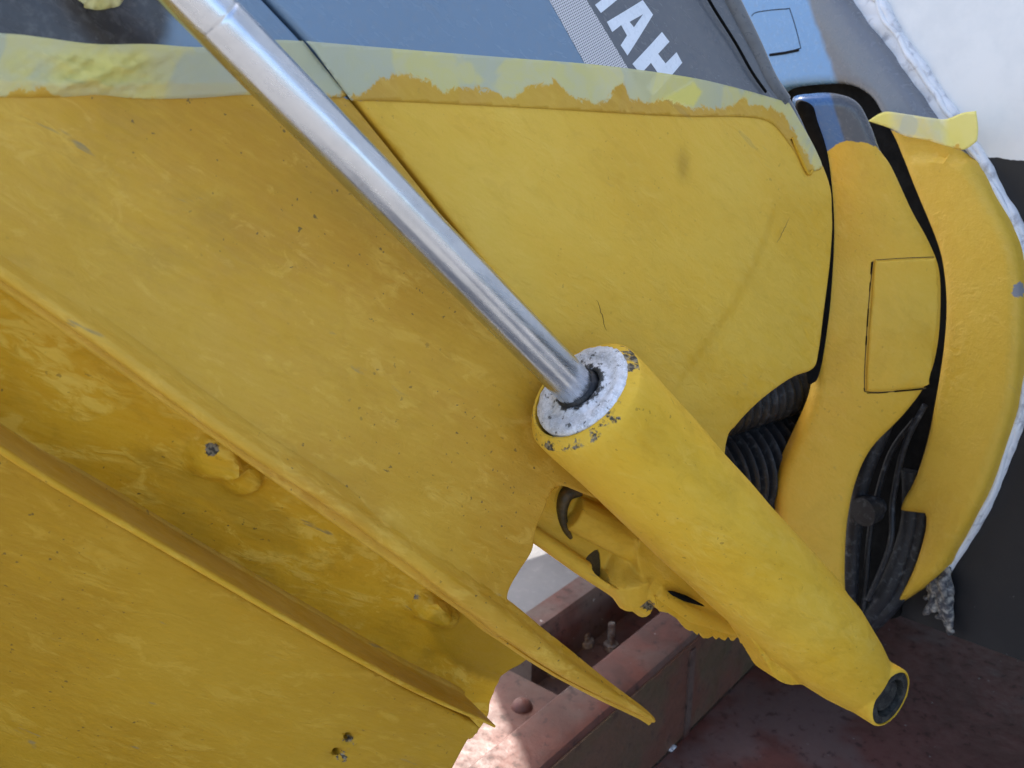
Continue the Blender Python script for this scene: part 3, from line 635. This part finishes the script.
# splash plate and cavitation plate: swept sections standing out from the side
def plate(name, edge_px, ne, nb, tk, mat, parent, fil=.010, step=10, attrs=None, ext=([0, 1], [.02, .02]), pale_amt=0., ramp=False):
    P = curve(edge_px, False, step); m = len(P); ts = (P[:, 0]-P[0, 0])/(P[-1, 0]-P[0, 0])
    ne = np.interp(ts, *ne); tk = np.interp(ts, *tk); nb = np.interp(ts, *nb); fl = np.interp(ts, *fil); ex = np.interp(ts, *ext)
    uv = np.array([DR.uv(x, y, q) for (x, y), q in zip(P, ne)]); V = []; prof_n = None
    for i in range(m):
        d = uv[min(i+1, m-1)] - uv[max(i-1, 0)]; d /= np.linalg.norm(d); w = np.array([d[1], -d[0]])
        if w[1] > 0: w = -w                            # w points down from the plate
        t = tk[i]; r = t/2; a, b = ne[i], nb[i]; f = fl[i]
        wob = 1 + .06*math.sin(i*.7) + .05*math.sin(i*.23+1)
        e_ = ex[i]; sec = [(b-e_, -f*1.2), (b, -f), (b + f*.35, -f*.42), (b + f, -f*.08), (a - r - .004, .0)]
        sec += [(a - r + r*math.sin(q), r - r*math.cos(q)) for q in np.linspace(.2, math.pi-.2, 7)]
        sec += [(a - r - .004, t*wob), (b + (a-b)*.5, t + .001), (b, t + .004), (b-e_, t + .004*e_/.02)]
        if ramp:
            q = max(t, .002); s_ = min(1, t/.012) if ts[i] > .852 else 1.; b = a - (a-b)*s_; sec = [(b-e_, -.007*s_), (b-.0018*s_, -.006*s_), (b-.0004*s_, -.0035*s_), (b + (a-b)*.45, -.0012*s_), (a-.0012*s_, .0008*s_), (a-.0003, q*.22), (a, q*.45), (a-.0004, q*.7), (a-.0015*s_, q*.9), (a-.004*s_, q), (b, q+.0005), (b-.003*s_, q+.001), (b-e_*.5, q+.002), (b-e_, q+.004)]
        for n_, w_ in sec: V.append(DR.P0 + DR.U*(uv[i, 0] + w[0]*w_) + DR.V*(uv[i, 1] + w[1]*w_) + DR.N*n_)
        prof_n = len(sec)
    k = prof_n; Fc = []
    for i in range(m-1):
        for j in range(k): Fc.append([i*k+j, i*k+(j+1) % k, (i+1)*k+(j+1) % k, (i+1)*k+j])
    Fc.append(list(range(k))[::-1]); Fc.append([(m-1)*k+j for j in range(k)])
    V = np.array(V); px, py = project(V)
    return mk(name, V, Fc, mat, parent, {'dust': np.tile([1.]*5 + [.25] + [0.]*(k-6), m)*pale_amt, **{q: f(px, py) for q, f in (attrs or {}).items()}}, True, 60)
_e = np.array(SPX, float); _n = splash_n(_e) + lean(_e, np.array(SPY, float))
_n = np.append(_n[:-1], _n[-2]); SPN = (list((_e+300)/956), list(_n + .0095)); SPB = (list((_e+300)/956), list(_n - .001))
plate('splash_plate', [(-300, 55), (-150, 159), (0, 262), (60, 303), (130, 352), (200, 404), (270, 452), (340, 497), (400, 540), (460, 582), (515, 619), (560, 655), (610, 690), (645, 712), (656, 721)],
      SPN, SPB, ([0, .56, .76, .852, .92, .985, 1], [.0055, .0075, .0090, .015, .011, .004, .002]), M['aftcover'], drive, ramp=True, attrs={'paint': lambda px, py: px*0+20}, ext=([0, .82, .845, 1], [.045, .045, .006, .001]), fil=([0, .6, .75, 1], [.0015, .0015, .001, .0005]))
plate('cavitation_plate', [(-300, 240), (-150, 345), (0, 446), (60, 484), (130, 525), (200, 566), (270, 607), (340, 647), (400, 680), (450, 705), (482, 719), (496, 726)],
      ([0, .85, 1], [.024, .024, .014]), ([0, 1], [-.03, -.03]), ([0, .9, 1], [.0032, .0034, .0018]), M['ylw_body'], drive, pale_amt=.3, fil=([0, 1], [.002, .002]))  # paler tint over the plate's top face
# neck between the two plates
bumps = [(210, 453, 23, .013), (238, 473, 19, .010), (423, 604, 15, .013), (439, 612, 14, .010)]
def neck_nf(px, py):
    n_ = .001*np.sin(px*.02+py*.03)
    for x, y, r_, h in bumps: n_ = n_ + h*sm(1.25 - np.hypot(px-x, py-y)/r_, 0, .6)
    n_ += .0018*sm(1 - np.hypot(((px-478)*.87+(py-645)*.5)/58, (-(px-478)*.5+(py-645)*.87)/30), 0, .18)
    up = (py - np.interp(px, [-300, 0, 655], [55, 262, 725]))/np.interp(px, [0, 500], [170, 60])
    return n_ + .010 - .018*np.clip(up, -.3, 1.3)
patch = lambda px, py: .75*sm(1 - np.hypot(((px-478)*.87+(py-645)*.5)/58, (-(px-478)*.5+(py-645)*.87)/30), 0, .12)
neck_chip = lambda px, py: np.maximum(8-np.hypot((px-211)/1.1, (py-449)), np.maximum(6-np.hypot((px-419)*1.1, (py-600)*.7), 2.5 - np.hypot((px-395)/2.5, py-560)*1.))
sheet('gearcase_neck', [(-290, 20, 'c'), (0, 240), (300, 440), (520, 610), (545, 640, 'c'), (523, 662), (508, 671), (498, 684), (490, 700), (487, 716), (470, 740, 'c'), (-290, 300, 'c')], DR, M['ylw_rough'], drive, n=-.022, thick=.10, r=.004, step=.0045, nf=neck_nf, attrs={'chip': neck_chip, 'stain': patch})
# gearcase below
hole = lambda x, y, r_: [(x + r_*math.cos(a)*1.1, y + r_*math.sin(a)) for a in np.linspace(0, 2*math.pi, 7)[:-1]]
sheet('gearcase', [(-290, 254, 'c'), (-90, 388), (0, 450), (130, 530), (270, 612), (400, 685), (476, 724), (468, 740), (458, 760), (440, 800), (400, 900, 'c'), (-290, 900, 'c')], DR, M['ylw_low'], drive, n=-.004, thick=.10, r=.003, step=.006,
      nf=lambda px, py: -.075*np.clip(above(px, py, [(-300, 240), (0, 440), (495, 725)])/260, 0, 2)**1.15 + .0012*np.sin(px*.014-py*.01), holes=[hole(352, 741, 4.2), hole(341, 757, 4)],
      attrs={'chip': lambda px, py: np.maximum(3 - np.hypot(px-352, py-741)*.5, 3-np.hypot(px-341, py-757)*.5)})

# ------------------------------------------------------------------ masking tape
def tape(name, pts, fr, nfun, n, paint, label, cr=None, thick=None, step=.0022):
    cr = cr or (lambda px, py: 0*px)
    o = sheet(name, pts, fr, M['tape'], None, n=n, thick=[.0003], r=0, step=step, nf=lambda px, py: nfun(px, py) + .0006 + cr(px, py), back=False, attrs={'paint': paint, 'thick': thick or (lambda px, py: px*0)}, angle=None)
    return tag(o, label, 'masking tape', 'pieces of masking tape along the paint line')
pm = [(300, 110), (352, 97), (365, 90), (380, 79), (400, 74), (418, 76), (432, 83), (446, 91), (462, 87), (478, 86), (495, 96), (512, 97), (526, 86), (545, 84), (556, 80), (566, 92), (580, 97), (600, 104), (611, 96), (614, 86), (624, 84), (629, 97), (645, 101), (665, 98), (690, 107), (720, 108), (745, 99), (752, 105), (770, 107), (782, 113), (792, 128), (800, 143), (814, 168)]
def crum(px, py):
    a = (py - 78) - (px - 95)*(-.28); b = (py - 84) - (px-100)*.02; c = (py-74) - (px-88)*.55
    near = np.exp(-(((px-95)/75)**2))*sm(py, 46, 60)*sm(96-py, 0, 10)
    e_ = (py-66) - (px-120)*.22; f_ = (py-88) + (px-70)*.5
    return .65*near*(.0060*np.exp(-(a/3.5)**2) + .0042*np.exp(-(b/2.5)**2) + .0055*np.exp(-(c/4)**2) + .004*np.exp(-(e_/2.5)**2) + .004*np.exp(-(f_/3)**2)) + near*.0014*(1+np.sin(px*.31+py*.5))
ridge = lambda px, py: .0028*np.exp(-(((px-338) - (py-70)*.55)/5)**2)*sm(py, 40, 52)
tape('masking_tape', [(-300, 14, 'c'), (-150, 24), (0, 33), (40, 37), (95, 44), (150, 44), (205, 47), (262, 40), (304, 41, 'c'), (340, 86, 'c'), (345, 97), (300, 97), (245, 95), (200, 98), (140, 99), (100, 95), (60, 97), (0, 97), (-150, 93), (-300, 86, 'c')], DR, aft_nf, 0,
     lambda px, py: above(px, py, [(-300, 90), (-60, 97), (0, 95), (25, 86), (40, 84), (52, 93), (75, 96), (110, 97), (200, 101), (245, 98), (340, 92), (350, 90)]) - 2, 'wrinkled pale masking tape piece left of the chrome rod', crum, lambda px, py: .75*sm(np.exp(-(((px-95)/75)**2)), .3, 1)*sm(py, 48, 58)*sm(90-py, 0, 12))
tape('masking_tape', [(306, 41, 'c'), (330, 43), (400, 49), (500, 57), (600, 65), (690, 77), (740, 88), (768, 96), (789, 103, 'c'), (800, 122), (815, 150), (821, 168), (808, 172, 'c'), (792, 145), (772, 122), (740, 117), (700, 117), (650, 115), (550, 109), (450, 104), (380, 101), (354, 101, 'c')], DR, cov_nf, 0,
     lambda px, py: above(px, py, pm), 'long pale masking tape piece across the cover below the white lettering', ridge,
     lambda px, py: np.clip(.8*sm(sdf(px, py, np.array([(662, 99), (694, 82), (703, 92), (694, 107), (668, 108)], float)), -1, 2) + .5*sm(px, 618, 640)*sm(70-np.abs(px-650), 0, 30)*.6, 0, 1))
tape('masking_tape', [(868, 121, 'c'), (884, 112), (905, 114), (932, 118), (946, 119), (962, 113), (976, 111, 'c'), (978, 128), (977, 141, 'c'), (966, 149), (956, 149), (930, 141), (905, 136), (892, 129)], TR, lambda px, py: .0005 + .003*sm(px, 950, 975)*0, .038,
     lambda px, py: above(px, py, [(860, 150), (898, 139), (930, 143), (955, 148), (957, 142), (965, 155), (990, 165)]), 'small folded masking tape piece on the outer casting near the white hull', lambda px, py: .003*np.exp(-(((px-935)-(py-130)*.6)/8)**2), lambda px, py: np.clip(sm(900-px, 0, 14) + sm(px, 938, 950), 0, 1))
tape('masking_tape', [(80, -6), (100, -10), (122, -4), (118, 6), (98, 10), (84, 6)], DR, aft_nf, 0, lambda px, py: px*0-20, 'tiny torn masking tape scrap at the top of the aft cover', lambda px, py: .004*(.5+.5*np.sin(px*.5+py*.3)))

# ------------------------------------------------------------------ trim cylinder
dA, dB = .45, .62
PA = at(195, -2, dA); PB = at(579, 391, dB); ax = PB-PA; ax /= np.linalg.norm(ax)
trim = thing('trim_cylinder', 'yellow hydraulic trim cylinder with bare corroded end and shiny steel rod', 'cylinder', at(885, 690, .88))
rr = .0130
Lr = np.linalg.norm(PB-PA)
lathe('piston_rod', PA, PB, [(-.12, rr), (-.05, rr), (.005, rr), (.0105, rr), (.0118, rr), (.0123, rr*.990), (.0130, rr*.990), (.0135, rr), (.0150, rr), (.02, rr)] + [(x, rr) for x in np.linspace(.03, Lr+.02, 14)], M['rod'], trim, 72)
P0 = PB
# length of barrel until pivot
qx, qy = project(PB + ax*.3); 
Lb = .30
for L_ in np.linspace(.2, .6, 401):
    x_, y_ = project(PB + ax*L_)
    if x_[0] >= 863: Lb = L_; break
Rb = .0415
tail = lathe_data(PB, PB+ax, [(Lb*.70, .030), (Lb*.705, Rb*.975), (Lb*.8, Rb*.965), (Lb*.92, .034), (Lb, .028), (Lb+.008, .018)], 64)
piv = PB + ax*Lb
hub = lathe_data(piv - N*.03, piv + N, [(0, .0255), (.002, .0268), (.056, .0268), (.058, .0255)], 32)
# web under the barrel: outline seen at the axis plane
wx = np.cross(ax, N); wx /= np.linalg.norm(wx)
webn = (PB + ax*Lb*.75 - DR.P0) @ N
web = slab_data([(690, 560), (740, 622), (758, 648), (770, 668), (778, 680), (792, 686), (812, 684), (832, 692), (856, 708), (878, 719), (884, 690), (840, 620), (760, 560)], webn-.02, webn+.004)
fuse('clevis_end', [tail, hub, web], M['ylw_clean'], trim, .0016, 3, cuts=[lathe_data(piv + N*.004, piv + N, [(0, .0243), (.04, .0243)], 32)])
bp = [(.012, .0335), (.0004, .0338), (.0, .0352), (.0006, .0362), (.0052, .0405), (.0065, .0412), (.012, Rb)] + [(q, Rb*(1 + .004*math.sin(q*90))) for q in np.linspace(.02, Lb*.70, 60)] + [(Lb*.73, Rb*.985)]
Vb, Fb = lathe_data(PB, PB+ax, bp, 128); Vb = np.array(Vb); rb_ = Vb - PB; tb = rb_ @ ax; rv = rb_ - tb[:, None]*ax; ang_ = np.arctan2(rv @ basis(ax)[0], rv @ basis(ax)[1])
Vb = Vb + rv*(.006*np.sin(3*ang_ + tb*30) + .004*np.sin(7*ang_ - tb*55))[:, None]*(tb > .006)[:, None]
bx_, by_ = project(Vb)
barrel = mk('barrel', Vb, Fb[:-2], M['ylw_clean'], trim, {'chip': np.maximum(-1.0 - np.abs(tb - .003)*900 + 3.2*(by_ > 400)*(bx_ < 622), np.where((tb < .006) & (by_ < 372) & (bx_ > 622), 1.5, -20.))}, True, 40)
# bare aluminium end ring
co = PB + (np.array(at(587, 393, dB)) - PB)*.6 - ax*.0035
prof = [(.008, .033), (.001, .0334), (-.0005, .0325), (-.001, .031)] + [(-.001 - .0006*math.sin(q*9), .031 - q*.0165) for q in np.linspace(.05, 1, 12)] + [(.004, .0143), (.008, .0140)]
V, Fc = lathe_data(co, co+ax, prof, 96); V = np.array(V); V += (RNG.uniform(-1, 1, V.shape)*.0004)
rad_ = np.linalg.norm(np.cross(V-co, ax), axis=1)
ringo = mk('end_ring', V, Fc[:-2], M['alu'], trim, {'soot': np.clip((.0215-rad_)/.006, 0, 1)*.8}, True)
lathe('wiper_seal', PB - ax*.006, PB + ax, [(.001, rr*1.01), (.0015, rr*1.05), (.003, rr*1.13), (.006, rr*1.15), (.010, rr*1.1)], M['hose'], trim, 48)
# pivot pin in the barrel's lower end
pc = piv + N*.025
lathe('pivot_bush', pc, pc + N, [(-.018, .0241), (.0012, .0241), (.0022, .0232), (.0022, .0175), (-.006, .0170), (-.018, .0170)], M['pin'], trim, 40)
lathe('pivot_pin', pc - N*.02, pc + N, [(0, .0145), (.0175, .0145), (.019, .013)], M['pin'], trim, 32)

# ------------------------------------------------------------------ steel cradle under the boat
def onz(px, py, z):
    r = ray(px, py); return C0 + r*((z - CAMZ)/r[2])
ZT, ZB = .20, .035
E1, E2 = onz(540, 768, ZT), onz(695, 632, ZT); bd = E2-E1; bd /= np.linalg.norm(bd); bs = np.cross(Z, bd)     # bs: to the far/left side
def bz(s, w, z): return np.array([E1[0], E1[1], 0]) + bd*s + bs*w + Z*z
def prism(sec, s0, s1, k=10):
    """section [(w,z)] swept along the beam"""
    V = []; m = len(sec); ss_ = np.linspace(s0, s1, k)
    for s in ss_: V += [bz(s, w, z) for w, z in sec]
    Fc = [[i*m+j, i*m+(j+1) % m, (i+1)*m+(j+1) % m, (i+1)*m+j] for i in range(k-1) for j in range(m)]
    return V, Fc + [list(range(m))[::-1], [(k-1)*m+j for j in range(m)]]
wf = abs((onz(470, 745, ZT) - E1) @ bs)
beam = thing('steel_beam', 'red primed steel beam with bolts lying under the boat', 'beam', bz(.2, .05, .03))
ch = .004
v, f = prism([(0, ZB), (0, ZT-.012), (.003, ZT-.003), (.012, ZT), (.062, ZT), (.066, ZT-.004), (.066, ZB)], -.9, 2.6, 30); mk('near_flange', v, f, M['redbeam'], beam, None, True, 40)
v, f = prism([(-.003, ZB+.002), (-.003, ZT-.012), (-.0005, ZT-.012), (-.0005, ZB+.002)], -.9, 2.6, 30); mk('side_plate', v, f, M['beamside'], beam, None, False)
v, f = prism([(.0665, ZB), (.0665, ZT-.07), (.155, ZT-.07), (.155, ZB)], -.9, 2.6, 20); mk('bolt_channel', v, f, M['redbeam'], beam, None, False)
v, f = prism([(.1555, ZB), (.1555, ZT+.010), (.160, ZT+.016), (.196, ZT+.016), (.20, ZT+.010), (.20, ZB)], .18, 2.6, 24); mk('far_flange', v, f, M['redbeam'], beam, None, True, 40)
v, f = prism([(.068, ZT-.075), (.068, ZT-.012), (.19, ZT-.012), (.19, ZT-.075)], -.9, .13, 6); mk('end_block', v, f, M['redbeam'], beam, None, False)
v, f = prism([(-.006, ZB), (-.006, ZT-.02), (-.0005, ZT-.02), (-.0005, ZB)], .33, .345, 2); mk('weld_rib', v, f, M['redbeam'], beam, None, False)
def bolt(px, py, h, r, zb, par):
    b = onz(px, py, zb); o = lathe('bolt', b - Z*.03, b + Z, [(0, r*2), (.03, r*2), (.031, r*1.9), (.0315, r), (.03+h, r), (.032+h, r*.8)], M['bolt'], par, 6 if False else 16)
    return o
bolt(611, 644, .034, .0056, ZT-.062, beam); bolt(586, 640, .010, .006, ZT-.062, beam); bolt(556, 668, .012, .007, ZT-.062, beam)
lathe('weld_lump', onz(522, 712, ZT-.02), onz(522, 712, ZT-.02) + Z, [(0, .014), (.008, .014), (.014, .011), (.018, .006), (.019, .001)], M['redbeam'], beam, 18)
# stained deck plate to the right of the beam
pl = thing('deck_plate', 'stained dark red steel plate on the ground beside the beam', 'steel plate', bz(.5, -.8, .01))
V, Fc = prism([(-1.0, .004), (-1.0, ZB-.001), (-.004, ZB-.001), (-.004, .004)], -.15, 3.0, 24); mk('plate_sheet', V, Fc, M['deck'], pl, None, False)
tag(mk('paint_chip', *boxd(onz(672, 748, ZB+.002), (bd, bs, Z), (.006, .003, .0015)), M['letter'], None, None, False), 'tiny pale paint chip lying at the foot of the beam', 'debris')
